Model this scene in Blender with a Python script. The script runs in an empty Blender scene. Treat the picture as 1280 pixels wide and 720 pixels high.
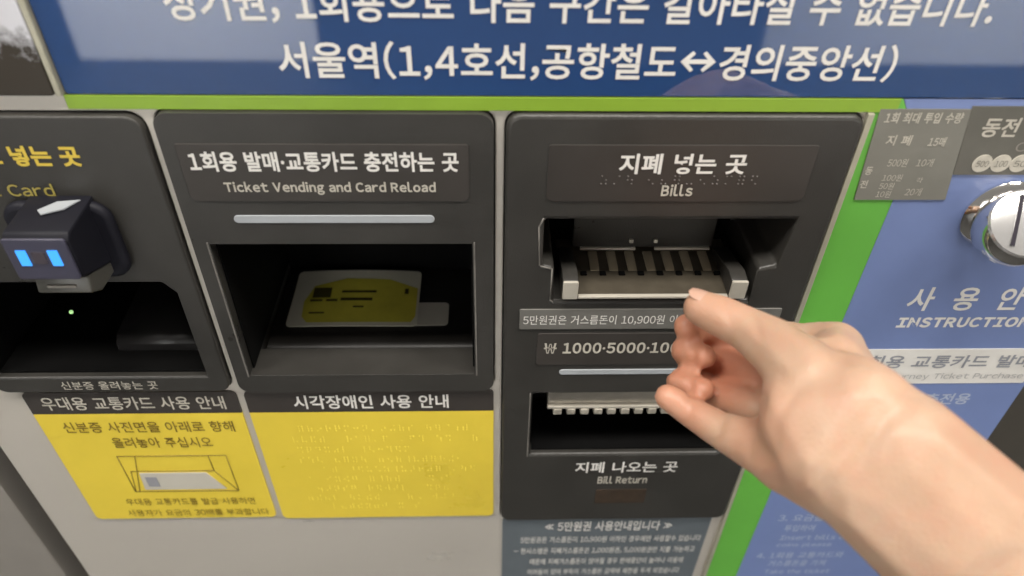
import bpy, bmesh, math, random
from mathutils import Vector, Matrix
random.seed(7)
sc = bpy.context.scene
COL = sc.collection

# ------------------------------------------------------------------ camera
ZC = 1.05                                   # height of the panel point in the picture's centre
F = 924.0                                   # focal length in photo pixels (1280 wide)
PIT, ROL, YAW = (math.radians(a) for a in (40.3, -1.3, 2.3))
fw = Vector((math.sin(YAW)*math.cos(PIT), math.cos(YAW)*math.cos(PIT), -math.sin(PIT)))
rt = Vector((math.cos(YAW), -math.sin(YAW), 0))
dn = fw.cross(rt)
AX = math.cos(ROL)*rt + math.sin(ROL)*dn
BX = -math.sin(ROL)*rt + math.cos(ROL)*dn
CAM = -fw*0.395
cd = bpy.data.cameras.new('camera')
cam = bpy.data.objects.new('camera', cd); COL.objects.link(cam)
cd.sensor_width = 36; cd.lens = F/1280*36
cd.clip_start = 0.01; cd.clip_end = 100
m = Matrix.Identity(4)
for i in range(3):
    m[i][0] = AX[i]; m[i][1] = -BX[i]; m[i][2] = -fw[i]
    m[i][3] = CAM[i] + (ZC if i == 2 else 0)
cam.matrix_world = m
cd.dof.use_dof = True; cd.dof.focus_distance = 0.40; cd.dof.aperture_fstop = 5.6
sc.camera = cam

# ------------------------------------------------------------------ light
w = bpy.data.worlds.new('World'); sc.world = w; w.use_nodes = True
bg = w.node_tree.nodes['Background']
bg.inputs[0].default_value = (1.0, 0.95, 0.88, 1); bg.inputs[1].default_value = 0.24
def area(name, loc, target, sx, sy, power, col):
    l = bpy.data.lights.new(name, 'AREA'); l.shape = 'RECTANGLE'; l.size = sx; l.size_y = sy
    l.energy = power; l.color = col
    o = bpy.data.objects.new(name, l); COL.objects.link(o); o.location = loc
    o.rotation_euler = (Vector(target)-Vector(loc)).to_track_quat('-Z', 'Y').to_euler()
    return o
for lx in (-1.1, 0.0, 1.1):
    area('ceiling_lamp', (lx, -0.48, 2.75), (lx, -0.48, 0), 0.8, 0.4, 27, (1, 0.95, 0.88))
area('added_wall_light', (-1.25, -1.5, 2.75), (-1.25, -2.75, 0.15), 0.9, 0.3, 110, (0.95, 0.97, 1)).data.spread = math.radians(75)  # added lamps brightening the unseen walls that the sign reflects
area('added_wall_light', (2.1, -1.5, 2.75), (2.1, -2.75, 0.15), 1.2, 0.3, 85, (0.95, 0.97, 1)).data.spread = math.radians(75)  # second added lamp, for the right-hand unseen wall piece
vs = sc.view_settings
vs.view_transform = 'Standard'; vs.look = 'None'; vs.exposure = 0.0; vs.gamma = 1.0
vs.use_curve_mapping = False

# ------------------------------------------------------------------ helpers
def ray(px, py):
    return (px-640)/F*AX + (py-360)/F*BX + fw
def onY(px, py, Y=0.0):                      # pixel -> point on the plane y = Y
    d = ray(px, py); return CAM + d*((Y-CAM.y)/d.y)
def atD(px, py, D):                          # pixel -> point at depth D
    return CAM + ray(px, py)*D
def W(v): return Vector((v[0], v[1], v[2]+ZC))

def link(name, me, mat=None, parent=None):
    o = bpy.data.objects.new(name, me); COL.objects.link(o)
    if mat: me.materials.clear(); me.materials.append(mat)
    if parent: o.parent = parent
    return o
def tag(o, label, cat=None, group=None, kind=None):
    if label: o['label'] = label
    if cat: o['category'] = cat
    if group: o['group'] = group
    if kind: o['kind'] = kind
    return o
def smooth(me, ang=35):
    for p in me.polygons: p.use_smooth = True
    me.set_sharp_from_angle(angle=math.radians(ang))
    for p in me.polygons:                     # large plain faces keep their own normal
        if p.area > 2e-6 and max(abs(c) for c in p.normal) > 0.9995: p.use_smooth = False
def rr(x0, x1, z0, z1, r, n=5, corners=(1, 1, 1, 1)):     # rounded rectangle, corners bl br tr tl
    pts = []
    cs = [(x0, z0, 180), (x1, z0, 270), (x1, z1, 0), (x0, z1, 90)]
    for (x, z, a), c in zip(cs, corners):
        rad = r*c
        if rad <= 0: pts.append((x, z)); continue
        cx = x + (rad if x == x0 else -rad); cz = z + (rad if z == z0 else -rad)
        for k in range(n+1):
            t = math.radians(a+90*k/n); pts.append((cx+rad*math.cos(t), cz+rad*math.sin(t)))
    return pts
def prism(pts, y0, y1):                       # outline in x,z pushed from y0 (front) to y1 (back)
    bm = bmesh.new()
    a = [bm.verts.new(W((x, y0, z))) for x, z in pts]
    b = [bm.verts.new(W((x, y1, z))) for x, z in pts]
    bm.faces.new(a); bm.faces.new(b[::-1])
    n = len(pts)
    for i in range(n): bm.faces.new((a[i], b[i], b[(i+1) % n], a[(i+1) % n]))
    bmesh.ops.recalc_face_normals(bm, faces=bm.faces)
    return bm
def prof(pts, x0, x1):                        # outline in y,z pushed along x
    bm = bmesh.new()
    a = [bm.verts.new(W((x0, y, z))) for y, z in pts]
    b = [bm.verts.new(W((x1, y, z))) for y, z in pts]
    bm.faces.new(a); bm.faces.new(b[::-1])
    n = len(pts)
    for i in range(n): bm.faces.new((a[i], b[i], b[(i+1) % n], a[(i+1) % n]))
    bmesh.ops.recalc_face_normals(bm, faces=bm.faces)
    return bm
def box(x0, x1, y0, y1, z0, z1): return prism([(x0, z0), (x1, z0), (x1, z1), (x0, z1)], y0, y1)
def mesh(bm, bev=0, seg=2, ang=35):
    if bev:
        es = [e for e in bm.edges if len(e.link_faces) == 2 and e.calc_face_angle(0) > math.radians(40)]
        bmesh.ops.bevel(bm, geom=es, offset=bev, segments=seg, affect='EDGES', profile=0.5, clamp_overlap=True)
    me = bpy.data.meshes.new('m'); bm.to_mesh(me); bm.free(); smooth(me, ang); return me
def part(name, bm, mat, parent, bev=0, seg=2, label=None):
    o = link(name, mesh(bm, bev, seg), mat, parent)
    if label: o['label'] = label
    return o
def cut(bm, cutters, bev=0.0, seg=3):         # body minus cutters, then bevelled edges, as a clean mesh
    o = link('tmp', mesh(bm)); tmp = [o]
    for c in cutters:
        k = link('tmp', mesh(c)); tmp.append(k)
        md = o.modifiers.new('b', 'BOOLEAN'); md.operation = 'DIFFERENCE'; md.solver = 'EXACT'; md.object = k
    if bev:
        md = o.modifiers.new('v', 'BEVEL'); md.width = bev; md.segments = seg; md.limit_method = 'ANGLE'
        md.angle_limit = math.radians(50)
    bpy.context.view_layer.update()
    me = bpy.data.meshes.new_from_object(o.evaluated_get(bpy.context.evaluated_depsgraph_get()))
    for t in tmp:
        d = t.data; bpy.data.objects.remove(t); bpy.data.meshes.remove(d)
    smooth(me); return me
TEXTS = []
def text(body, x0, x1, z0, z1, y, mat, parent, bold=0.0, name='lettering'):
    me = bpy.data.meshes.new('lettering'); o = link(name, me, mat, parent)
    TEXTS.append((me, body, x0, x1, z0, z1, y, bold)); return o
def fill_texts():                             # every glyph is made once, then set line by line
    G = {}
    for t in TEXTS:
        for ch in t[1]:
            if ch != ' ': G[(ch, t[7])] = None
    tmp = []
    for bold in sorted({k[1] for k in G}):      # one text block per weight, one glyph per line
        chs = [k[0] for k in G if k[1] == bold]
        full = [chr(ord(ch)+0xFEE0) if '!' <= ch <= '~' else ('\uffe6' if ch == '\u20a9' else ch) for ch in chs]
        c = bpy.data.curves.new('t', 'FONT'); c.body = '\n'.join(full); c.size = 1; c.offset = bold; c.resolution_u = 3; c.space_line = 3.0
        o = bpy.data.objects.new('t', c); COL.objects.link(o); tmp.append((bold, chs, o))
    bpy.context.view_layer.update(); dg = bpy.context.evaluated_depsgraph_get()
    for bold, chs, o in tmp:
        me = o.evaluated_get(dg).to_mesh()
        out = {ch: ([], []) for ch in chs}; idx = {}
        for v in me.vertices:
            ln = round((0.35-v.co.y)/3.0); ch = chs[ln]
            idx[v.index] = (ch, len(out[ch][0])); out[ch][0].append((v.co.x, v.co.y+3.0*ln))
        for p in me.polygons:
            out[idx[p.vertices[0]][0]][1].append(tuple(idx[q][1] for q in p.vertices))
        for ch in chs: G[(ch, bold)] = out[ch]
    for b_, c_, o in tmp:
        c = o.data; bpy.data.objects.remove(o); bpy.data.curves.remove(c)
    for me, body, x0, x1, z0, z1, y, bold in TEXTS:
        V, Fc, cur = [], [], 0.0
        for ch in body:
            if ch == ' ': cur += 0.34; continue
            gv, gf = G[(ch, bold)]
            if not gv: cur += 0.3; continue
            a, b = min(p[0] for p in gv), max(p[0] for p in gv)
            hang = ord(ch) > 0x2FFF
            off = cur if hang else cur-a+0.045
            n0 = len(V)
            V += [(p[0]+off, p[1]) for p in gv]; Fc += [tuple(q+n0 for q in f) for f in gf]
            cur += 0.93 if hang else (b-a)+0.09
        xs = [v[0] for v in V]; ys_ = [v[1] for v in V]
        a, b, e, f = min(xs), max(xs), min(ys_), max(ys_)
        me.from_pydata([W((x0+(p-a)/(b-a)*(x1-x0), y, z0+(q-e)/(f-e)*(z1-z0))) for p, q in V], [], Fc); me.update()
def tube(pts, r, n=6):                        # thin bar along points (scene coordinates without ZC)
    bm = bmesh.new()
    for a, b in zip(pts[:-1], pts[1:]):
        a, b = W(a), W(b); d = b-a; q = d.to_track_quat('Z', 'Y').to_matrix().to_4x4()
        mt = Matrix.Translation((a+b)/2) @ q
        bmesh.ops.create_cone(bm, cap_ends=True, segments=n, radius1=r, radius2=r, depth=d.length, matrix=mt)
    return bm

# ------------------------------------------------------------------ materials
def mat(name, col, rough=0.5, metal=0.0, ior=1.5, var=0.0, vscale=40, bump=0.0, bscale=400, rvar=0.0, coat=0.0,
        emit=None, estr=0.0, sss=0.0, stretch=None, col2=None, alpha=1.0):
    M = bpy.data.materials.new(name); M.use_nodes = True
    nt = M.node_tree; P = nt.nodes['Principled BSDF']
    P.inputs['Base Color'].default_value = (*col, 1); P.inputs['Roughness'].default_value = rough
    P.inputs['Metallic'].default_value = metal; P.inputs['IOR'].default_value = ior
    P.inputs['Coat Weight'].default_value = coat; P.inputs['Alpha'].default_value = alpha
    if emit:
        P.inputs['Emission Color'].default_value = (*emit, 1); P.inputs['Emission Strength'].default_value = estr
    tc = nt.nodes.new('ShaderNodeTexCoord'); src = tc.outputs['Object']
    if stretch:
        mp = nt.nodes.new('ShaderNodeMapping'); mp.inputs['Scale'].default_value = stretch
        nt.links.new(src, mp.inputs['Vector']); src = mp.outputs['Vector']
    if var or rvar:
        n = nt.nodes.new('ShaderNodeTexNoise'); n.inputs['Scale'].default_value = vscale
        n.inputs['Detail'].default_value = 6; n.inputs['Roughness'].default_value = 0.6
        nt.links.new(src, n.inputs['Vector'])
        if var:
            r = nt.nodes.new('ShaderNodeValToRGB')
            r.color_ramp.elements[0].position = 0.3; r.color_ramp.elements[1].position = 0.7
            c2 = col2 or tuple(min(1, c*(1+var)) for c in col)
            r.color_ramp.elements[0].color = (*[c*(1-var) for c in col], 1)
            r.color_ramp.elements[1].color = (*c2, 1)
            nt.links.new(n.outputs['Fac'], r.inputs[0]); nt.links.new(r.outputs[0], P.inputs['Base Color'])
        if rvar:
            mr = nt.nodes.new('ShaderNodeMapRange')
            mr.inputs['From Min'].default_value = 0.3; mr.inputs['From Max'].default_value = 0.7
            mr.inputs['To Min'].default_value = max(0, rough-rvar); mr.inputs['To Max'].default_value = min(1, rough+rvar)
            nt.links.new(n.outputs['Fac'], mr.inputs['Value']); nt.links.new(mr.outputs[0], P.inputs['Roughness'])
    if bump:
        n2 = nt.nodes.new('ShaderNodeTexNoise'); n2.inputs['Scale'].default_value = bscale; n2.inputs['Detail'].default_value = 3
        nt.links.new(src, n2.inputs['Vector'])
        b = nt.nodes.new('ShaderNodeBump'); b.inputs['Strength'].default_value = bump; b.inputs['Distance'].default_value = 0.0006
        nt.links.new(n2.outputs['Fac'], b.inputs['Height']); nt.links.new(b.outputs[0], P.inputs['Normal'])
    return M
STEEL = mat('brushed_steel', (0.60, 0.56, 0.50), 0.32, 0.30, var=0.012, vscale=14, stretch=(1, 1, 3), rvar=0.05)
BEZEL = mat('charcoal_plastic', (0.035, 0.033, 0.0295), 0.34, var=0.16, vscale=22, bump=0.25, bscale=1500, rvar=0.08)
PLATE = mat('label_plate', (0.039, 0.034, 0.030), 0.40, var=0.10, vscale=25, rvar=0.06)
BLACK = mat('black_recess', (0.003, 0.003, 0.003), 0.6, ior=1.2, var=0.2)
SHELF = mat('tray_plastic', (0.024, 0.022, 0.020), 0.38, var=0.2, vscale=30, rvar=0.1)
WHITE = mat('white_print', (0.72, 0.70, 0.66), 0.5, var=0.05)
CREAM = mat('cream_print', (0.50, 0.47, 0.40), 0.55, var=0.1, vscale=300)
GREYP = mat('grey_print', (0.25, 0.23, 0.20), 0.55, var=0.1)
YELP = mat('yellow_print', (0.62, 0.46, 0.06), 0.5, var=0.08)
YELP2 = mat('dim_yellow_print', (0.33, 0.27, 0.06), 0.5, var=0.08)
BAR = mat('indicator_bar', (0.36, 0.38, 0.40), 0.4, var=0.05)
SIGN = mat('blue_acrylic', (0.012, 0.050, 0.165), 0.025, ior=1.9, var=0.08, vscale=6)
LIME = mat('lime_film', (0.22, 0.36, 0.030), 0.35, var=0.06, vscale=20)
GREEN = mat('green_film', (0.13, 0.43, 0.060), 0.35, var=0.06, vscale=15)
PERI = mat('periwinkle_film', (0.170, 0.230, 0.45), 0.35, var=0.06, vscale=12)
YELLOW = mat('yellow_sticker', (0.75, 0.575, 0.06), 0.32, var=0.06, vscale=14, rvar=0.08)
HEAD = mat('header_film', (0.040, 0.034, 0.030), 0.45, var=0.1)
OLIVE = mat('olive_print', (0.22, 0.15, 0.02), 0.55, var=0.12, vscale=200)
EMBOSS = mat('clear_emboss', (0.78, 0.61, 0.09), 0.25)
GREYS = mat('grey_sticker', (0.185, 0.18, 0.155), 0.45, var=0.08)
DARKS = mat('dark_sticker', (0.11, 0.105, 0.088), 0.45, var=0.1)
STRIP = mat('silver_strip', (0.17, 0.165, 0.15), 0.4, 0.2, var=0.1, vscale=60)
BLUEG = mat('bluegrey_label', (0.115, 0.135, 0.150), 0.45, var=0.08, vscale=25)
CHROME = mat('chrome', (0.85, 0.83, 0.80), 0.10, 1.0, var=0.05)
SATIN = mat('satin_metal', (0.60, 0.56, 0.48), 0.32, 0.35, var=0.08)
DKMET = mat('dark_metal', (0.080, 0.068, 0.050), 0.35, 0.2, var=0.2, vscale=80)
RIBM = mat('rib_plastic', (0.34, 0.285, 0.20), 0.4, var=0.1)
READER = mat('reader_plastic', (0.048, 0.046, 0.072), 0.32, var=0.1)
READERD = mat('reader_dark', (0.010, 0.010, 0.015), 0.55, ior=1.3, var=0.1)
LED = mat('blue_led', (0.01, 0.05, 0.2), 0.3, emit=(0.05, 0.36, 1.0), estr=1.4)
GLED = mat('green_led', (0.3, 0.5, 0.2), 0.3, emit=(0.5, 0.9, 0.35), estr=0.8)
EDGE = mat('edge_trim', (0.42, 0.40, 0.31), 0.4, 0.3, var=0.08)
BODY = mat('machine_side', (0.06, 0.055, 0.05), 0.5, var=0.1)
BROWN = mat('brown_residue', (0.036, 0.022, 0.012), 0.6, var=0.3, vscale=120)

# ------------------------------------------------------------------ the setting
def added_floor_mat():
    return mat('added_floor_granite', (0.030, 0.029, 0.027), 0.6, var=0.25, vscale=120)
fl = part('added_floor', box(-3, 3, -2.7, 0.6, -ZC-0.05, -ZC), added_floor_mat(), None); fl['kind'] = 'structure'  # unseen floor, added dark and ended here to shape the sign's reflection
wallm = mat('wall_cladding', (0.36, 0.335, 0.30), 0.4, 0.4, var=0.06, vscale=10)
wl = part('wall', prism(rr(-1.6, -0.3535, -ZC, 0.95, 0.003), 0.012, 0.03), wallm, None); wl['kind'] = 'structure'
wr = part('wall', prism(rr(0.372, 1.6, -ZC, 0.95, 0.003), 0.05, 0.08), mat('dark_cladding', (0.055, 0.048, 0.038), 0.5, var=0.1), None)
wr['kind'] = 'structure'
PALE = mat('added_pale_wall', (0.72, 0.70, 0.66), 0.5, var=0.04)
for x0, x1 in ((-1.72, -0.72), (1.15, 3.0)):  # unseen wall pieces added so the sign reflects a pale band
    wb = part('wall', box(x0, x1, -2.80, -2.72, -ZC, 1.4), PALE, None); wb['kind'] = 'structure'


# ------------------------------------------------------------------ the ticket machine
TM = bpy.data.objects.new('ticket_machine', None); COL.objects.link(TM)
tag(TM, 'steel ticket vending machine with charcoal slot modules, blue sign and yellow stickers', 'ticket machine')
# modules (x0, x1, z0, z1) in metres on the front plane
M1 = (-0.303, -0.1665, -0.0805, 0.0995)
M2 = (-0.1612, -0.0098, -0.0815, 0.1015)
M3 = (-0.0042, 0.1598, -0.2235, 0.1010)
YB = 0.004                                   # front of the steel plate, a little behind the modules
XL, XR = -0.3275, 0.3220
plate = box(XL, XR, YB, YB+0.012, -0.62, 0.1085)
gap = 0.0006
cuts = [prism(rr(a-gap, b+gap, c-gap, d+gap, 0.0075), -0.05, 0.06) for a, b, c, d in (M1, M2, M3)]
FP = link('front_plate', cut(plate, cuts, 0.0008, 2), STEEL, TM)
part('cabinet', box(XL+0.001, XR-0.001, YB+0.125, YB+0.45, -ZC, 0.62), BODY, TM)
for x0, x1 in ((XL, XL+0.002), (XR-0.002, XR)):
    part('side_panel', box(x0, x1, YB+0.0125, YB+0.125, -ZC, 0.62), BODY, TM)
part('kick_plate', box(XL, XR, YB, YB+0.012, -ZC, -0.6205), STEEL, TM, 0.001)

# --- blue sign above
SX0 = -0.1958
sign = part('sign_panel', prism(rr(SX0, XR, 0.1085, 0.33, 0.002), 0.0028, YB+0.012), SIGN, TM, 0.0008)
text('정기권, 1회용으로 다음 구간은 갈아타실 수 없습니다.', -0.1425, 0.1985, 0.1408, 0.1570, 0.0025, WHITE, sign, 0.018)
text('서울역(1,4호선,공항철도', -0.1015, 0.0690, 0.1163, 0.1335, 0.0025, WHITE, sign, 0.018)
text('경의중앙선)', 0.0875, 0.1650, 0.1163, 0.1335, 0.0025, WHITE, sign, 0.018)
za, xa, xb = 0.1252, 0.0705, 0.0858
part('arrow_symbol', prism([(xa, za), (xa+.0048, za-.0046), (xa+.0060, za-.0036), (xa+.0036, za-.0009), (xb-.0036, za-.0009), (xb-.0060, za-.0036), (xb-.0048, za-.0046),
     (xb, za), (xb-.0048, za+.0046), (xb-.0060, za+.0036), (xb-.0036, za+.0009), (xa+.0036, za+.0009), (xa+.0060, za+.0036), (xa+.0048, za+.0046)], 0.0025, 0.0029), WHITE, sign)
part('trim_strip', box(SX0-0.001, 0.1735, 0.0026, YB-0.0002, 0.1018, 0.1083), LIME, TM, 0.0002)
# --- dark display glass left of the sign
GL = bpy.data.materials.new('glass_painted_reflections'); GL.use_nodes = True  # reflected lights painted into the glass colour as noise, brighter towards the top
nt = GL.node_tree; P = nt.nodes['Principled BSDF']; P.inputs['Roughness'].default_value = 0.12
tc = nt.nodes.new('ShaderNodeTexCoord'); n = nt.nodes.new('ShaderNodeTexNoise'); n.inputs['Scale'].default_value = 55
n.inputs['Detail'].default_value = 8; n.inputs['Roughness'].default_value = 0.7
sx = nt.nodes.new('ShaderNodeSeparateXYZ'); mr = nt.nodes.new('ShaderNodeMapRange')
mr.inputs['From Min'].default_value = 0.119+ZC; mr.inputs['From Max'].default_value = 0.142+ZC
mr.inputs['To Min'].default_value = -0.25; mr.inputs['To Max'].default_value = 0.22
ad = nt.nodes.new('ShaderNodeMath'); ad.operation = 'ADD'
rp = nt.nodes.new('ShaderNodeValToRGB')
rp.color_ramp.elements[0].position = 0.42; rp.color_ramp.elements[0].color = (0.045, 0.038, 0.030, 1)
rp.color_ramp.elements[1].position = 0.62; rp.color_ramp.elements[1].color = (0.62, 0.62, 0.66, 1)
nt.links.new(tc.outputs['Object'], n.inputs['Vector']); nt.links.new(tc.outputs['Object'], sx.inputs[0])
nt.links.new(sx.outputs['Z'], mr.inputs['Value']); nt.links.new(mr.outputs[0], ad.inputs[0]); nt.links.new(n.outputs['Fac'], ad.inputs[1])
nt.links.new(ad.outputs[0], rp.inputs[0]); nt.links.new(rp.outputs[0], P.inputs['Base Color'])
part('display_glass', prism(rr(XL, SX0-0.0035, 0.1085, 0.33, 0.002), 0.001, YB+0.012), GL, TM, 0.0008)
part('trim_strip', box(SX0-0.0033, SX0-0.0003, 0.0010, YB+0.012, 0.1085, 0.33), EDGE, TM, 0.0005)
part('sign_back', box(XL+0.002, XR-0.002, YB+0.0125, YB+0.124, 0.112, 0.619), BODY, TM)

# --- printed films on the right
part('trim_strip', box(0.1603, 0.1632, 0.0012, YB-0.0001, -0.45, 0.1016), EDGE, TM, 0.0003)
part('green_stripe', prism([(0.1633, -0.45), (0.1890, -0.45), (0.1890, 0.085), (0.1745, 0.1083), (0.1633, 0.1083)], YB-0.0008, YB-0.0001), GREEN, TM)
INS = part('instruction_panel', prism([(0.1892, -0.45), (0.3215, -0.45), (0.3215, 0.1083), (0.1748, 0.1083), (0.1892, 0.0851)], YB-0.0008, YB-0.0001), PERI, TM)
yf = YB-0.0010
text('사  용  안  내', 0.2215, 0.3110, -0.0205, -0.0030, yf, WHITE, INS, 0.02)
text('INSTRUCTIONS', 0.2215, 0.3060, -0.0335, -0.0255, yf, WHITE, INS, 0.05)
BAND = part('white_band', box(0.1960, 0.3190, YB-0.0012, YB-0.0009, -0.0810, -0.0510), WHITE, INS)
LGREY = mat('light_grey_print', (0.28, 0.29, 0.32), 0.5, var=0.1)
text('1회용 교통카드 발매', 0.2060, 0.3160, -0.0670, -0.0560, YB-0.0014, LGREY, BAND, 0.02)
text('Single Journey Ticket Purchase', 0.2060, 0.3160, -0.0780, -0.0715, YB-0.0014, mat('pale_grey_print', (0.42, 0.42, 0.42), 0.5), BAND, 0.0)
PALEB = mat('pale_print', (0.42, 0.47, 0.60), 0.5, var=0.06)
text('교통카드 충전용', 0.2180, 0.2920, -0.1010, -0.0905, yf, PALEB, INS, 0.02)
rows = [('1. 화면에서 목적지를', -0.1280, .2060, .007), ('선택하여 주십시오', -0.1400, .2100, .007), ('Select the destination', -0.1490, .2100, .005),
        ('2. 매수를 선택하여', -0.1730, .2060, .007), ('주십시오', -0.1850, .2100, .007), ('Select the number', -0.1940, .2100, .005),
        ('3. 요금을', -0.2330, .2030, .009), ('투입하여', -0.2470, .2110, .009), ('Insert bills or', -0.2590, .2110, .007), ('coins please', -0.2700, .2110, .007),
        ('4. 1회용 교통카드와', -0.2860, .1990, .009), ('거스름돈을 가져', -0.2980, .2110, .009), ('Take the ticket', -0.3100, .2110, .007)]
for b, z, x, h in rows: text(b, x, x+0.0058*len(b)*(h/.009)*(1.0 if ord(b[-1]) > 256 else .8), z, z+h, yf, PALEB, INS, 0.01)

# grey stickers
S1 = part('quantity_sticker', prism([(0.1690, 0.0545), (0.2150, 0.0545), (0.2075, 0.1035), (0.1655, 0.1035)], YB-0.0015, YB-0.0009), GREYS, TM)
ys = YB-0.0017
text('1회 최대 투입 수량', 0.1690, 0.2052, 0.0965, 0.1020, ys, CREAM, S1, 0.02)
text('지 폐', 0.1735, 0.1855, 0.0850, 0.0905, ys, CREAM, S1, 0.02)
text('15매', 0.1940, 0.2020, 0.0845, 0.0895, ys, CREAM, S1, 0.02)
text('500원', 0.1785, 0.1880, 0.0735, 0.0780, ys, CREAM, S1, 0.0)
text('10개', 0.1925, 0.2005, 0.0735, 0.0780, ys, CREAM, S1, 0.0)
text('동', 0.1690, 0.1725, 0.0690, 0.0735, ys, CREAM, S1, 0.02)
text('전', 0.1690, 0.1725, 0.0615, 0.0660, ys, CREAM, S1, 0.02)
for k, b in enumerate(('100원', '50원', '10원')):
    text(b, 0.1788, 0.1788+0.0024*len(b), 0.0655-0.0047*k, 0.0693-0.0047*k, ys, CREAM, S1, 0.0)
text('각', 0.1960, 0.1990, 0.0645, 0.0675, ys, CREAM, S1, 0.0)
text('20개', 0.1930, 0.2010, 0.0570, 0.0615, ys, CREAM, S1, 0.0)
S2 = part('coin_sticker', prism([(0.2130, 0.0690), (0.3100, 0.0690), (0.3100, 0.1050), (0.2076, 0.1050)], YB-0.0015, YB-0.0009), DARKS, TM)
text('동전 넣는 곳', 0.2165, 0.2680, 0.0895, 0.0995, ys, CREAM, S2, 0.02)
text('Coins', 0.2370, 0.2580, 0.0820, 0.0872, ys, GREYP, S2, 0.0)
for k in range(4):
    bm = bmesh.new()
    bmesh.ops.create_cone(bm, cap_ends=True, segments=28, radius1=0.0047, radius2=0.0047, depth=0.0004,
        matrix=Matrix.Translation(W((0.2245+0.0092*k, ys, 0.0755))) @ Matrix.Rotation(math.pi/2, 4, 'X'))
    co = part('coin_symbol', bm, CREAM, S2)
    text(('500', '100', '50', '10')[k], 0.2215+0.0092*k, 0.2275+0.0092*k, 0.0738, 0.0772, ys-0.0004, GREYS, co, 0.0)

# coin inlet: chrome dome with an oblique bright face and a vertical slot
def lathe(profile, centre, axis, n=48):
    bm = bmesh.new(); rings = []
    q = Vector(axis).normalized().to_track_quat('Z', 'Y')
    for r, h in profile:
        rings.append([bm.verts.new(W(Vector(centre)+q @ Vector((r*math.cos(2*math.pi*k/n), r*math.sin(2*math.pi*k/n), h)))) for k in range(n)])
    for a, b in zip(rings[:-1], rings[1:]):
        for k in range(n): bm.faces.new((a[k], a[(k+1) % n], b[(k+1) % n], b[k]))
    bm.faces.new(rings[-1]); bm.faces.new(rings[0][::-1])
    bmesh.ops.recalc_face_normals(bm, faces=bm.faces)
    return bm
CC = onY(1268, 286, -0.010)
FACE = mat('polished_face', (0.88, 0.87, 0.86), 0.16, 0.8, var=0.04)
RS = 0.0188
part('inlet_flange', lathe([(0.0198, 0), (0.0198, 0.0012), (0.0185, 0.003), (0.0165, 0.0045)], (CC.x, YB-0.0009, CC.z), (0, -1, 0)), CHROME, TM)
prf = [(RS*math.sin(math.radians(a)), -RS*math.cos(math.radians(a))) for a in range(20, 136, 5)]
nd = ((CAM-CC).normalized() + 0.38*AX - 0.16*BX).normalized()
ci = part('coin_inlet', lathe(prf, CC, nd), CHROME, TM)
rf, hf = prf[-1][0]+0.0032, prf[-1][1]
part('inlet_face', lathe([(rf, hf-0.0012), (rf+.0003, hf), (rf-0.0006, hf+0.0012), (rf-0.004, hf+0.0020), (0.003, hf+0.0024)], CC, nd), FACE, ci)
sb = box(-0.0009, 0.0009, -0.0125, 0.0125, -0.001, 0.001)
q = nd.to_track_quat('Z', 'Y').to_matrix().to_4x4()
bmesh.ops.translate(sb, vec=(0, 0, -ZC), verts=sb.verts)
up = (Vector((0, 0, 1))-nd*nd.z).normalized(); rx = up.cross(nd).normalized()
R4 = Matrix((( *[rx[0], up[0], nd[0]], 0), (*[rx[1], up[1], nd[1]], 0), (*[rx[2], up[2], nd[2]], 0), (0, 0, 0, 1)))
bmesh.ops.transform(sb, matrix=Matrix.Translation(W(CC+nd*(hf+0.0018)-rx*0.0050)) @ R4, verts=sb.verts)
part('coin_slot', sb, mat('slot_dark', (0.01, 0.006, 0.015), 0.3), ci)

# --- stickers below the modules
def sticker(x0, x1, z0, z1, zs, xc=None):
    o = part('sticker', prism(rr(x0, x1, z0, zs-0.0002, 0.004, corners=(1, 1, 0, 0)), YB-0.0012, YB-0.0001), YELLOW, TM)
    h = part('header', prism(rr(x0, x1, zs, z1, 0.004, corners=(0, 0, 1, 1)), YB-0.0013, YB-0.0001), HEAD, o)
    return o, h
st1, h1 = sticker(-0.2930, -0.1658, -0.2180, -0.0835, -0.1030)
st2, h2 = sticker(-0.1612, -0.0097, -0.2200, -0.0835, -0.1030)
ye = YB-0.0016
text('우대용 교통카드 사용 안내', -0.2840, -0.1740, -0.0992, -0.0872, ye, CREAM, h1, 0.012)
text('시각장애인 사용 안내', -0.1325, -0.0375, -0.0998, -0.0872, ye, WHITE, h2, 0.02)
text('신분증 사진면을 아래로 향해', -0.2795, -0.1735, -0.1210, -0.1105, ye, OLIVE, st1, 0.008)
text('올려놓아 주십시오', -0.2540, -0.1910, -0.1365, -0.1260, ye, OLIVE, st1, 0.008)
text('우대용 교통카드를 발급 사용하면', -0.2660, -0.1770, -0.2010, -0.1930, ye, OLIVE, st1, 0.0)
text('사용자가 요금의 30배를 부과합니다', -0.2690, -0.1700, -0.2145, -0.2065, ye, OLIVE, st1, 0.0)
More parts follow.
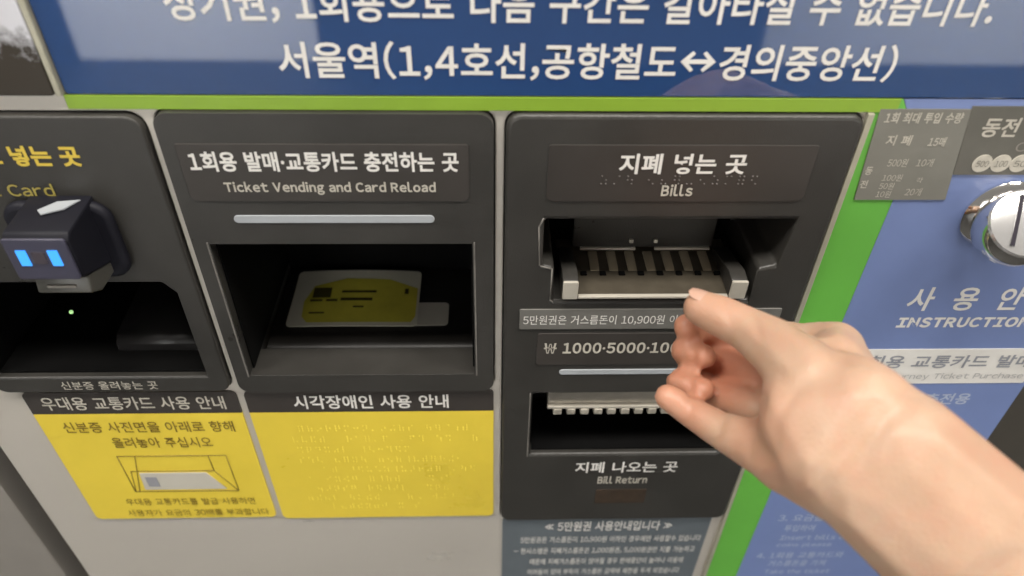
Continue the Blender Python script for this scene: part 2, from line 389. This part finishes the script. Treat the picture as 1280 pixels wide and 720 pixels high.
# drawing of a tray with a card in it
def dline(pts, r, mt, parent):
    return part('line_drawing', tube([(x, ye+0.0003, z) for x, z in pts], r), mt, parent)
DR = [((-0.2560, -0.1455), (-0.1855, -0.1455), (-0.1855, -0.1850), (-0.2560, -0.1850), (-0.2560, -0.1455)),
      ((-0.2445, -0.1460), (-0.2530, -0.1848)), ((-0.1970, -0.1460), (-0.1970, -0.1620), (-0.1860, -0.1845)), ((-0.2520, -0.1620), (-0.1970, -0.1620)), ((-0.2520, -0.1620), (-0.2555, -0.1848))]
for d in DR: dline(d, 0.00035, OLIVE, st1)
cdp = part('card_drawing', prism([(-0.2485, -0.1825), (-0.1930, -0.1825), (-0.2030, -0.1640), (-0.2470, -0.1640)], ye, ye+0.0005), mat('card_print', (0.52, 0.49, 0.42), 0.5), st1)
part('photo_drawing', box(-0.2445, -0.2370, ye-0.0003, ye-0.0001, -0.1785, -0.1680), mat('photo_print', (0.28, 0.28, 0.30), 0.5), cdp)
# raised braille rows on the clear sheet of the second sticker
bmd = bmesh.new()
for r in range(9):
    z = -0.1170-0.0108*r; x = -0.1400+random.uniform(0, .02)
    xe = -0.018-random.uniform(0, .045)
    while x < xe:
        if random.random() < 0.82:
            for i in range(2):
                for j in range(3):
                    if random.random() < 0.55:
                        bmesh.ops.create_icosphere(bmd, subdivisions=1, radius=0.00042, matrix=Matrix.Translation(W((x+i*0.0022, YB-0.0012, z-j*0.0022))))
        x += 0.0058
bo = part('braille_dots', bmd, EMBOSS, st2); bo['kind'] = 'stuff'

# --- module 2: ticket tray
def bezel(name, M, cutters, r=0.007):
    return link(name, cut(prism(rr(M[0], M[1], M[2], M[3], r), 0.0, 0.12), cutters, 0.0022, 3), BEZEL, TM)
op2 = (-0.1525, -0.0207, -0.0667, 0.0295)
b2 = bezel('ticket_module', M2, [box(op2[0], op2[1], -0.01, 0.110, op2[2], op2[3]), box(op2[0]+.0002, op2[1]-.0002, 0.022, 0.110, -0.0765, op2[3]-.002)])
liner = []
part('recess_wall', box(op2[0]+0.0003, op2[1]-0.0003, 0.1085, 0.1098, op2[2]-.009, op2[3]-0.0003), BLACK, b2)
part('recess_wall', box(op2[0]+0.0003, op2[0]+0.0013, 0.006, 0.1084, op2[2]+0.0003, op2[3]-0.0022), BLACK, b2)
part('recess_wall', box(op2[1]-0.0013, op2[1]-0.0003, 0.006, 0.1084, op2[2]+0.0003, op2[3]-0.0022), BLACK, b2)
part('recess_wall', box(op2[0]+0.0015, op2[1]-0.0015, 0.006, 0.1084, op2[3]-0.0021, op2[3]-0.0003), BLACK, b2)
part('shelf', prof([(0.030, -0.0762), (0.0305, -0.0755), (0.032, -0.0742), (0.0345, -0.0737), (0.108, -0.0737), (0.108, -0.0763)], op2[0]+0.0015, op2[1]-0.0015), SHELF, b2)
part('label_plate', prism(rr(-0.1545, -0.0215, 0.0555, 0.0865, 0.004, corners=(1, 1, .3, .3)), -0.0006, 0.001), PLATE, b2, 0.0002)
text('1회용 발매·교통카드 충전하는 곳', -0.1500, -0.0262, 0.0722, 0.0828, -0.0009, WHITE, b2, 0.028)
text('Ticket Vending and Card Reload', -0.1370, -0.0375, 0.0595, 0.0667, -0.0009, CREAM, b2, 0.03)
part('indicator_bar', prism(rr(-0.1368, -0.0390, 0.0428, 0.0472, 0.0022), -0.0006, 0.001), BAR, b2, 0.0002)

RIM = mat('pale_rim', (0.16, 0.15, 0.135), 0.35, var=0.3, vscale=60)  # thin pale grey lines along the opening edges
for x in (op2[0]-0.0014, op2[1]+0.0006):
    part('rim', box(x, x+0.0008, -0.0004, 0.001, op2[2]-0.001, op2[3]+0.001), RIM, b2)

# --- module 1: credit card reader
b1 = bezel('card_module', M1, [prism([(-0.2990, -0.0675), (-0.1775, -0.0675), (-0.1775, -0.003), (-0.1835, 0.0045), (-0.2990, 0.0045)], -0.01, 0.095)])
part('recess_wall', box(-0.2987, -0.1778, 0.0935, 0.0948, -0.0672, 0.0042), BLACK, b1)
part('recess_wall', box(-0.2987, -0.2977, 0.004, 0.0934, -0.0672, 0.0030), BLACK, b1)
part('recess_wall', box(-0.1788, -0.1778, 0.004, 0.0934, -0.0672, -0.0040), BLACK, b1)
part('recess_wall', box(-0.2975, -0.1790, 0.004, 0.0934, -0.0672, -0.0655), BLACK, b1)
part('shelf', prof([(0.020, -0.0654), (0.020, -0.060), (0.024, -0.0555), (0.0933, -0.0505), (0.0933, -0.0654)], -0.235, -0.1790), mat('dark_shelf', (0.010, 0.009, 0.009), 0.4), b1)
text('신용카드 넣는 곳', -0.2720, -0.1985, 0.0745, 0.0852, -0.0004, YELP, b1, 0.035)
text('Credit Card', -0.2720, -0.2170, 0.0582, 0.0652, -0.0004, YELP2, b1, 0.015)
text('신분증 올려놓는 곳', -0.2640, -0.2080, -0.0775, -0.0705, -0.0004, CREAM, b1, 0.005)
rd = part('card_reader', prof([(0.0008, 0.0585), (-0.0275, 0.0570), (-0.0305, 0.0535), (-0.0300, 0.0330), (-0.0262, 0.0310), (0.0008, 0.0200)], -0.2300, -0.2005), READERD, b1, 0.0012, 2)
part('reader_front', prism(rr(-0.2294, -0.2012, 0.0330, 0.0560, 0.0015), -0.0318, -0.0304), READER, rd, 0.0005)
part('reader_chin', prof([(-0.0262, 0.0300), (-0.0285, 0.0220), (-0.0200, 0.0165), (0.0005, 0.0165), (0.0005, 0.0300)], -0.2270, -0.2015), mat('chin_grey', (0.075, 0.072, 0.062), 0.35, var=0.1), rd, 0.001)
part('reader_base', prism(rr(-0.2440, -0.1930, 0.0120, 0.0570, 0.010, 8), -0.0060, 0.0004), READERD, rd, 0.003, 3)
for x in (-0.2225, -0.2085):
    part('led_window', prism([(x-0.0022, 0.0415), (x+0.0022, 0.0415), (x+0.0022, 0.0500), (x-0.0022, 0.0500)], -0.0323, -0.0315), LED, rd)
part('reader_window', prism(rr(-0.2185, -0.2125, 0.0425, 0.0490, 0.0008), -0.0322, -0.0315), mat('smoked_window', (0.06, 0.05, 0.06), 0.12), rd)
part('chin_slot', prism(rr(-0.2215, -0.2080, 0.0250, 0.0264, 0.0006), -0.0284, -0.0262), GREYP, rd)
fl_ = prism([(-0.2200, 0.0), (-0.2140, 0.0070), (-0.2040, 0.0085), (-0.2085, 0.0010), (-0.2170, -0.0035)], -0.0003, 0.0003)
bmesh.ops.rotate(fl_, cent=W((-0.212, 0, 0)), matrix=Matrix.Rotation(-math.pi/2, 3, 'X'), verts=fl_.verts)
bmesh.ops.translate(fl_, vec=(0, -0.013, 0.0588), verts=fl_.verts)
part('emblem', fl_, BAR, rd)
bm = bmesh.new(); bmesh.ops.create_icosphere(bm, subdivisions=2, radius=0.0012, matrix=Matrix.Translation(W(onY(89, 390, 0.02))))
part('status_light', bm, GLED, b1)

# --- module 3: bills
c3 = [prism([(0.0155, 0.0150), (0.0220, 0.0140), (0.0220, -0.0095), (0.1300, -0.0095), (0.1300, 0.0130), (0.1395, 0.0150), (0.1425, 0.0440), (0.0155, 0.0440)], -0.01, 0.055),
      prism(rr(0.0140, 0.1405, -0.1450, -0.0850, 0.002), -0.01, 0.050)]
b3 = bezel('bill_module', M3, c3)
part('label_plate', prism(rr(0.0155, 0.1415, 0.0555, 0.0865, 0.004, corners=(1, 1, .3, .3)), -0.0006, 0.001), PLATE, b3, 0.0002)
text('지폐 넣는 곳', 0.0490, 0.1093, 0.0712, 0.0822, -0.0009, WHITE, b3, 0.025)
text('Bills', 0.0710, 0.0862, 0.0588, 0.0655, -0.0009, CREAM, b3, 0.03)
bmd = bmesh.new()
for k in range(12):
    x = 0.0415+0.0062*k+(0.004 if k > 2 else 0)
    for i in range(2):
        for j in range(3):
            if random.random() < 0.5:
                bmesh.ops.create_icosphere(bmd, subdivisions=1, radius=0.00045, matrix=Matrix.Translation(W((x+i*0.0021, -0.0008, 0.0700-j*0.0021))))
part('braille_dots', bmd, mat('braille', (0.10, 0.09, 0.08), 0.35), b3)['kind'] = 'stuff'
# bill mouth
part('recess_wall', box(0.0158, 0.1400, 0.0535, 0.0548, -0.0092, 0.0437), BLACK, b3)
mouth = part('bill_inlet', box(0.0268, 0.1258, -0.0020, 0.0500, -0.0065, -0.0045), DKMET, b3, 0.0004)
part('front_lip', box(0.0355, 0.1165, -0.0032, -0.0008, -0.0052, -0.0035), SATIN, mouth, 0.0004)
for s, (xa, xb) in ((-1, (0.0268, 0.0352)), (1, (0.1168, 0.1258))):
    part('cheek', prof([(-0.0018, -0.0044), (-0.0018, 0.0062), (0.0060, 0.0075), (0.0370, -0.0005), (0.0370, -0.0044)], xa, xb), BEZEL, mouth, 0.0008)
    part('cheek_cap', prism(rr(xa+.0001, xb-.0001, -0.0052, 0.0066, 0.0008), -0.0036, -0.0019), SATIN, mouth, 0.0004)
for k in range(7):
    x = 0.0445+0.0106*k
    part('rib', prof([(0.0195, -0.0044), (0.0225, -0.0036), (0.0362, -0.0030), (0.0362, -0.0044)], x, x+0.0052), RIBM, mouth, 0.0003)
for k in range(8):
    x = 0.0385+0.0107*k
    part('roller_gap', prism(rr(x, x+0.0036, -0.0043, -0.0030, 0.0005), 0.0155, 0.0180), BLACK, mouth)
jaw = part('upper_jaw', box(0.0354, 0.1166, 0.0375, 0.0530, -0.0014, 0.0300), BEZEL, b3, 0.001)
for xa, xb in ((0.0400, 0.0720), (0.0830, 0.1150)):
    part('jaw_edge', box(xa, xb, 0.0358, 0.0376, -0.0022, -0.0006), SATIN, jaw, 0.0003)
for x in (0.0690, 0.0830):
    part('jaw_stop', box(x-0.0012, x+0.0012, 0.0355, 0.0374, 0.0030, 0.0052), SATIN, jaw, 0.0003)
for q in ([(0.0140, 0.0155), (0.0128, 0.0400), (0.0150, 0.0452)], [(0.0145, 0.0150), (0.0208, 0.0132), (0.0208, -0.0085), (0.0228, -0.0108)]):
    part('rim', tube([(x, -0.0001, z) for x, z in q], 0.00045), RIM, b3)
part('rim', box(0.0122, 0.0130, -0.0004, 0.001, -0.1460, -0.0840), RIM, b3)
# notice strip, values, bar
ns = part('notice_strip', prism(rr(0.0045, 0.1500, -0.0298, -0.0150, 0.001), -0.0008, 0.001), STRIP, b3, 0.0002)
text('5만원권은 거스름돈이 10,900원 이하만 사용 가능합니다', 0.0065, 0.1440, -0.0262, -0.0190, -0.0011, WHITE, ns, 0.004)
part('value_plate', prism(rr(0.0150, 0.1430, -0.0590, -0.0335, 0.002), -0.0005, 0.001), PLATE, b3, 0.0002)
text('₩ 1000·5000·10000·50000', 0.0190, 0.1400, -0.0492, -0.0405, -0.0008, CREAM, b3, 0.03)
part('indicator_bar', prism(rr(0.0290, 0.1250, -0.0672, -0.0632, 0.0020), -0.0006, 0.001), BAR, b3, 0.0002)
# bill return
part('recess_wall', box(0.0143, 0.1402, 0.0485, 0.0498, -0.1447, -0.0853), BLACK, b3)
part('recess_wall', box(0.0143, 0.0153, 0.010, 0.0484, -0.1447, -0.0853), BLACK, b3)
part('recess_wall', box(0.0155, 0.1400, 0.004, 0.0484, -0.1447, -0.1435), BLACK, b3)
ol = part('bill_outlet', prof([(0.0040, -0.0870), (0.0060, -0.1010), (0.0200, -0.1010), (0.0200, -0.0856)], 0.0240, 0.1390), mat('outlet_metal', (0.30, 0.275, 0.235), 0.32, 0.4, var=0.15, vscale=40), b3, 0.0006)
part('outlet_lip', box(0.0242, 0.1388, 0.0040, 0.0100, -0.1035, -0.1012), SATIN, ol, 0.0005)
TOOTH = mat('worn_tooth', (0.40, 0.37, 0.31), 0.4, 0.3, var=0.35, vscale=90)
for k in range(13):
    x = 0.0280+0.0086*k
    part('tooth', prof([(0.0035, -0.1036), (0.0035, -0.1085), (0.0075, -0.1100), (0.0100, -0.1036)], x, x+0.0054), TOOTH, ol, 0.0006)
text('지폐 나오는 곳', 0.0455, 0.1150, -0.1650, -0.1530, -0.0004, WHITE, b3, 0.018)
text('Bill Return', 0.0620, 0.0962, -0.1775, -0.1690, -0.0004, CREAM, b3, 0.025)
part('adhesive_patch', prism(rr(0.0620, 0.0975, -0.2010, -0.1850, 0.0006), -0.0004, 0.0005), BROWN, b3)
# blue-grey notice under the module
nb = part('notice_label', prism(rr(-0.0030, 0.1525, -0.4000, -0.2260, 0.001), YB-0.0010, YB-0.0001), BLUEG, TM)
yn = YB-0.0013
text('≪ 5만원권 사용안내입니다 ≫', 0.0290, 0.1240, -0.2420, -0.2290, yn, WHITE, nb, 0.015)
for k, (b, xa, xb) in enumerate((('5만원권은 거스름돈이 10,900원 이하인 경우에만 사용할수 있습니다', .0110, .1490), ('- 현시스템은 지폐거스름돈은 1,000원권, 5,000원권만 지불 가능하고', .0060, .1470),
        ('때문에 지폐거스름돈이 많아질 경우 판매중단이 늘어나 이용에', .0190, .1405), ('어려움이 있어 부득이 거스름돈 금액에 제한을 두게 되었습니다', .0175, .1400),
        ('거스름돈 10,900원 초과할 경우 역무실을 이용 부탁드립니다', .0130, .1480))):
    z = -0.2580-0.0158*k
    text(b, xa, xb, z, z+0.0088, yn, WHITE, nb, 0.006)

# ------------------------------------------------------------------ cards in the tray
zc = -0.0737
def card(name, x0, x1, y0, y1, z, th, mt, curl=0.0, rot=0.0):
    pts = rr(x0, x1, y0, y1, 0.003)
    bm = bmesh.new()
    a = [bm.verts.new((x, y, z+ZC+th)) for x, y in pts]; b = [bm.verts.new((x, y, z+ZC)) for x, y in pts]
    bm.faces.new(a); bm.faces.new(b[::-1])
    for i in range(len(pts)): bm.faces.new((a[i], b[i], b[(i+1) % len(pts)], a[(i+1) % len(pts)]))
    bmesh.ops.recalc_face_normals(bm, faces=bm.faces)
    if rot: bmesh.ops.rotate(bm, cent=((x0+x1)/2, (y0+y1)/2, z+ZC), matrix=Matrix.Rotation(rot, 3, 'Z'), verts=bm.verts)
    return link(name, mesh(bm), mt)
slip = card('paper_slip', -0.100, -0.0390, 0.0490, 0.0710, zc+0.0003, 0.0006, mat('slip_white', (0.62, 0.58, 0.50), 0.5, var=0.05))
tag(slip, 'small blank white card slip poking out from under the yellow transit card', 'card')
def curl(x, y):
    u = (x+0.101)/0.042; v = (y-0.0475)/0.0525
    return 0.0011*max(0, 1-u*u)*(0.35+v) + 0.0022*v*v
def sheet(pts, th, mt, name, parent=None, lift=0.0):  # outline in x,y laid on the curled card, filled with small faces
    bm = bmesh.new()
    a = [bm.verts.new((x, y, 0)) for x, y in pts]
    bmesh.ops.triangle_fill(bm, use_beauty=True, edges=[bm.edges.new((a[i], a[(i+1) % len(a)])) for i in range(len(a))])
    for k in range(1, 16):
        for axis, lo, st in ((Vector((1, 0, 0)), -0.144, 0.0054), (Vector((0, 1, 0)), 0.047, 0.0036)):
            bmesh.ops.bisect_plane(bm, geom=bm.verts[:]+bm.edges[:]+bm.faces[:], plane_co=axis*(lo+st*k), plane_no=axis)
    bmesh.ops.recalc_face_normals(bm, faces=bm.faces)
    if bm.faces[:][0].normal.z < 0: bmesh.ops.reverse_faces(bm, faces=bm.faces[:])
    if th:
        r = bmesh.ops.extrude_face_region(bm, geom=bm.faces[:])
        bmesh.ops.translate(bm, vec=(0, 0, th), verts=[g for g in r['geom'] if isinstance(g, bmesh.types.BMVert)])
        bmesh.ops.recalc_face_normals(bm, faces=bm.faces)
    for v in bm.verts: v.co.z += zc+0.0011+ZC+lift+curl(v.co.x, v.co.y)
    return link(name, mesh(bm), mt, parent)
yc = sheet(rr(-0.1430, -0.0590, 0.0475, 0.1000, 0.003), 0.0008, mat('card_white', (0.66, 0.63, 0.52), 0.30, var=0.04), 'transit_card')
tag(yc, 'white and yellow plastic transit card lying in the ticket tray', 'card')
def flat(pts, z, mt, name): return sheet(pts, 0, mt, name, yc, z-zc-0.0011)
zt = zc+0.0011+0.0008
flat([(-0.1300, 0.0505), (-0.0630, 0.0505), (-0.0605, 0.0560), (-0.0605, 0.0830), (-0.0800, 0.0910), (-0.1090, 0.0920), (-0.1300, 0.0850), (-0.1350, 0.0700), (-0.1340, 0.0560)], zt+0.0002, mat('card_yellow', (0.60, 0.53, 0.07), 0.28, var=0.14, vscale=40), 'printed_field')
CDK = mat('card_ink', (0.06, 0.05, 0.01), 0.5)
for x0, x1, y0, y1 in ((-0.1300, -0.1180, 0.0735, 0.0830), (-0.1310, -0.1230, 0.0700, 0.0720), (-0.1205, -0.1130, 0.0700, 0.0720), (-0.1110, -0.0900, 0.0705, 0.0730), (-0.1110, -0.0880, 0.0780, 0.0800),
                       (-0.0690, -0.0665, 0.0770, 0.0820), (-0.1020, -0.0950, 0.0640, 0.0655), (-0.1300, -0.1200, 0.0585, 0.0600)):
    flat([(x0, y0), (x1, y0), (x1, y1), (x0, y1)], zt+0.0004, CDK, 'printed_mark')

# ------------------------------------------------------------------ the hand
SK = bpy.data.materials.new('skin'); SK.use_nodes = True
nt = SK.node_tree; P = nt.nodes['Principled BSDF']
P.inputs['Roughness'].default_value = 0.48
P.inputs['Subsurface Weight'].default_value = 0.25; P.inputs['Subsurface Radius'].default_value = (0.008, 0.003, 0.0015)
P.inputs['Subsurface Scale'].default_value = 0.5
tc = nt.nodes.new('ShaderNodeTexCoord'); n = nt.nodes.new('ShaderNodeTexNoise'); n.inputs['Scale'].default_value = 30; n.inputs['Detail'].default_value = 5
rp = nt.nodes.new('ShaderNodeValToRGB')
rp.color_ramp.elements[0].position = .3; rp.color_ramp.elements[0].color = (0.45, 0.285, 0.190, 1)
rp.color_ramp.elements[1].position = .7; rp.color_ramp.elements[1].color = (0.54, 0.36, 0.25, 1)
at = nt.nodes.new('ShaderNodeAttribute'); at.attribute_name = 'flush_shade'
mx = nt.nodes.new('ShaderNodeMix'); mx.data_type = 'RGBA'
mx.inputs['B'].default_value = (0.47, 0.175, 0.10, 1)
n2 = nt.nodes.new('ShaderNodeTexNoise'); n2.inputs['Scale'].default_value = 900; n2.inputs['Detail'].default_value = 4
bp = nt.nodes.new('ShaderNodeBump'); bp.inputs['Strength'].default_value = 0.25; bp.inputs['Distance'].default_value = 0.0005
L = nt.links.new
n3 = nt.nodes.new('ShaderNodeTexNoise'); n3.inputs['Scale'].default_value = 75; n3.inputs['Detail'].default_value = 6; n3.inputs['Roughness'].default_value = 0.65
mr3 = nt.nodes.new('ShaderNodeMapRange'); mr3.inputs['From Min'].default_value = 0.45; mr3.inputs['From Max'].default_value = 0.75; mr3.inputs['To Max'].default_value = 0.42
mx3 = nt.nodes.new('ShaderNodeMix'); mx3.data_type = 'RGBA'; mx3.inputs['B'].default_value = (0.52, 0.25, 0.17, 1)
L(tc.outputs['Object'], n3.inputs['Vector']); L(n3.outputs['Fac'], mr3.inputs['Value']); L(mr3.outputs[0], mx3.inputs['Factor'])
L(rp.outputs[0], mx3.inputs['A']); L(mx3.outputs['Result'], mx.inputs['A'])
vo = nt.nodes.new('ShaderNodeTexVoronoi'); vo.feature = 'DISTANCE_TO_EDGE'; vo.inputs['Scale'].default_value = 420
b0 = nt.nodes.new('ShaderNodeBump'); b0.inputs['Strength'].default_value = 0.30; b0.inputs['Distance'].default_value = 0.0004
L(tc.outputs['Object'], vo.inputs['Vector']); L(vo.outputs['Distance'], b0.inputs['Height']); L(b0.outputs[0], bp.inputs['Normal'])
L(tc.outputs['Object'], n.inputs['Vector']); L(n.outputs['Fac'], rp.inputs[0])
L(at.outputs['Fac'], mx.inputs['Factor']); L(mx.outputs['Result'], P.inputs['Base Color'])
L(tc.outputs['Object'], n2.inputs['Vector']); L(n2.outputs['Fac'], bp.inputs['Height']); L(bp.outputs[0], P.inputs['Normal'])

bmh = bmesh.new()
def sph(c, r, bm):
    return bmesh.ops.create_icosphere(bm, subdivisions=2, radius=r, matrix=Matrix.Translation(W(c)))['verts']
def cone(a, ra, b, rb):
    t = bmesh.new(); sph(a, ra, t); sph(b, rb, t)
    bmesh.ops.convex_hull(t, input=t.verts[:])
    loose = [v for v in t.verts if not v.link_faces]
    bmesh.ops.delete(t, geom=loose, context='VERTS')
    me = bpy.data.meshes.new('t'); t.to_mesh(me); t.free(); bmh.from_mesh(me); bpy.data.meshes.remove(me)
def chain(pts):
    q = [(atD(x, y, d), r) for x, y, d, r in pts]
    for (a, ra), (b, rb) in zip(q[:-1], q[1:]): cone(a, ra, b, rb)
    return q
R_ = 0.001
def hull(pts):
    t = bmesh.new()
    for x, y, d, r in pts: sph(atD(x, y, d), r*R_, t)
    bmesh.ops.convex_hull(t, input=t.verts[:])
    bmesh.ops.delete(t, geom=[v for v in t.verts if not v.link_faces], context='VERTS')
    me = bpy.data.meshes.new('t'); t.to_mesh(me); t.free(); bmh.from_mesh(me); bpy.data.meshes.remove(me)
thumb = chain([(876, 385, .332, 8.4*R_), (900, 395, .327, 9.6*R_), (935, 412, .318, 10.0*R_), (978, 440, .303, 13*R_), (1020, 480, .288, 17*R_)])
index = chain([(858, 408, .349, 6.6*R_), (885, 410, .360, 7.4*R_), (950, 422, .356, 8.6*R_), (1045, 436, .320, 12.5*R_)])
middle = chain([(880, 446, .343, 6.3*R_), (856, 438, .353, 7.1*R_), (862, 441, .374, 7.9*R_), (1000, 482, .328, 11*R_)])
ring = chain([(878, 487, .337, 6.2*R_), (850, 477, .346, 7.0*R_), (857, 482, .367, 7.8*R_), (985, 524, .318, 11*R_)])
pinky = chain([(834, 496, .331, 6.2*R_), (862, 514, .330, 7.2*R_), (900, 537, .320, 8.4*R_), (955, 562, .303, 11.5*R_)])
hull([(1045, 438, .320, 12), (1000, 488, .322, 11), (1060, 520, .290, 20), (1040, 450, .302, 12)])
hull([(1000, 490, .318, 11), (985, 525, .312, 11), (1060, 520, .290, 20), (1045, 570, .285, 19)])
hull([(985, 525, .312, 11), (955, 560, .302, 11.5), (985, 580, .293, 13), (1045, 570, .283, 20)])
hull([(1005, 470, .294, 14.5), (1000, 520, .286, 17), (1035, 565, .279, 21), (1070, 515, .279, 22)])
hull([(985, 575, .294, 14), (1035, 565, .280, 21), (1070, 515, .280, 22), (1085, 600, .277, 21), (1130, 572, .273, 22), (1060, 598, .278, 19)])
ARM = [((1120, 562, 24.5), (1078, 600, 21)), ((1210, 640, 25), (1168, 682, 22.5)), ((1330, 742, 27.5), (1285, 790, 25)), ((1620, 980, 33), (1570, 1030, 30))]
for (a, b), (c, d) in zip(ARM[:-1], ARM[1:]):
    hull([(a[0], a[1], .273, a[2]), (b[0], b[1], .275, b[2]), (c[0], c[1], .270, c[2]), (d[0], d[1], .272, d[2])])
me = bpy.data.meshes.new('hand'); bmh.to_mesh(me); bmh.free()
ho = link('tmp', me)
md = ho.modifiers.new('r', 'REMESH'); md.mode = 'VOXEL'; md.voxel_size = 0.0014; md.use_smooth_shade = True
md = ho.modifiers.new('s', 'SMOOTH'); md.factor = 0.5; md.iterations = 10
bpy.context.view_layer.update()
hm = bpy.data.meshes.new_from_object(ho.evaluated_get(bpy.context.evaluated_depsgraph_get()))
bpy.data.objects.remove(ho)
for p in hm.polygons: p.use_smooth = True
# skin folds: pressed into the surface along lines on the side that shows
CREASE = [([(951, 500), (940, 530), (934, 572)], 1.4, 7), ([(944, 482), (952, 505)], 1.0, 6), ([(1000, 404), (1030, 420), (1052, 450)], 1.2, 12),
          ([(866, 425), (868, 462)], 1.2, 4), ([(862, 466), (864, 502)], 1.2, 4), ([(838, 463), (890, 466)], 1.5, 5), ([(868, 497), (858, 527)], .7, 4), ([(905, 518), (893, 553)], 1.0, 5), ([(1010, 470), (975, 520), (965, 575)], .5, 6), ([(1035, 440), (990, 500)], .35, 6),
          ([(905, 376), (913, 402)], .5, 4), ([(940, 392), (950, 420)], .5, 5), ([(1000, 605), (1060, 560), (1095, 505)], .6, 7), ([(1012, 622), (1072, 575), (1108, 520)], .5, 6)]
cw = W(CAM)
for v in hm.vertices:
    r = v.co-cw; dz = r.dot(fw)
    if v.normal.dot(r) > 0: continue
    px, py = 640+F*r.dot(AX)/dz, 360+F*r.dot(BX)/dz
    best = 0
    for pts, dep, wid in CREASE:
        for (x0, y0), (x1, y1) in zip(pts[:-1], pts[1:]):
            if not (min(x0, x1)-40 < px < max(x0, x1)+40 and min(y0, y1)-40 < py < max(y0, y1)+40): continue
            t = max(0, min(1, ((px-x0)*(x1-x0)+(py-y0)*(y1-y0))/((x1-x0)**2+(y1-y0)**2)))
            d = math.hypot(px-x0-t*(x1-x0), py-y0-t*(y1-y0))
            best = max(best, dep*math.exp(-(d/wid)**2))
    if best > .02: v.co -= v.normal*best*0.001
hm.update()
bh = bmesh.new(); bh.from_mesh(hm)
for _ in range(3): bmesh.ops.smooth_vert(bh, verts=bh.verts, factor=0.5, use_axis_x=True, use_axis_y=True, use_axis_z=True)
bh.to_mesh(hm); bh.free()
for p in hm.polygons: p.use_smooth = True
fa = hm.attributes.new('flush_shade', 'FLOAT', 'POINT')
red_spots = [(W(q[k][0]), rad, s) for q, s in ((thumb, .35), (index, .8), (middle, .8), (ring, .8), (pinky, .6)) for k, rad in ((0, .022), (1, .020))]
red_spots += [(W(atD(905, 465, .350)), .034, .9), (W(atD(960, 545, .29)), .03, .35)]  # shade in the hollow of the hand, put into the skin colour
for v in hm.vertices:
    f = 0
    for c, rad, s in red_spots:
        d = (v.co-c).length
        if d < rad: f = max(f, s*(1-(d/rad)**2))
    fa.data[v.index].value = f
person = link('person', hm, SK)
tag(person, 'bare right hand and forearm reaching towards the bill slot, thumb and fingers pinched', 'person')
# thumb nail
t0, t1 = thumb[0][0], thumb[1][0]
td = (t0-t1).normalized(); up_ = (-0.90*BX - 0.30*fw); up_ = (up_-td*up_.dot(td)).normalized(); sd = td.cross(up_)
bm = bmesh.new(); G_ = []
for i in range(9):
    u = -1+2*i/8; row = []
    for j in range(9):
        v = math.radians(46)*(-1+2*j/8)*math.sqrt(max(0.05, 1-0.75*u*u*abs(u)))
        row.append(bm.verts.new(W(t0+td*(0.0006+u*0.0058)+(up_*math.cos(v)+sd*math.sin(v))*(0.0079-0.0006*u*u+0.0003*(1-u)*0.5))))
    G_.append(row)
for a, b in zip(G_[:-1], G_[1:]):
    for k in range(8): bm.faces.new((a[k], a[k+1], b[k+1], b[k]))
part('nail', bm, mat('nail', (0.50, 0.305, 0.225), 0.3, var=0.05), person)
fill_texts()
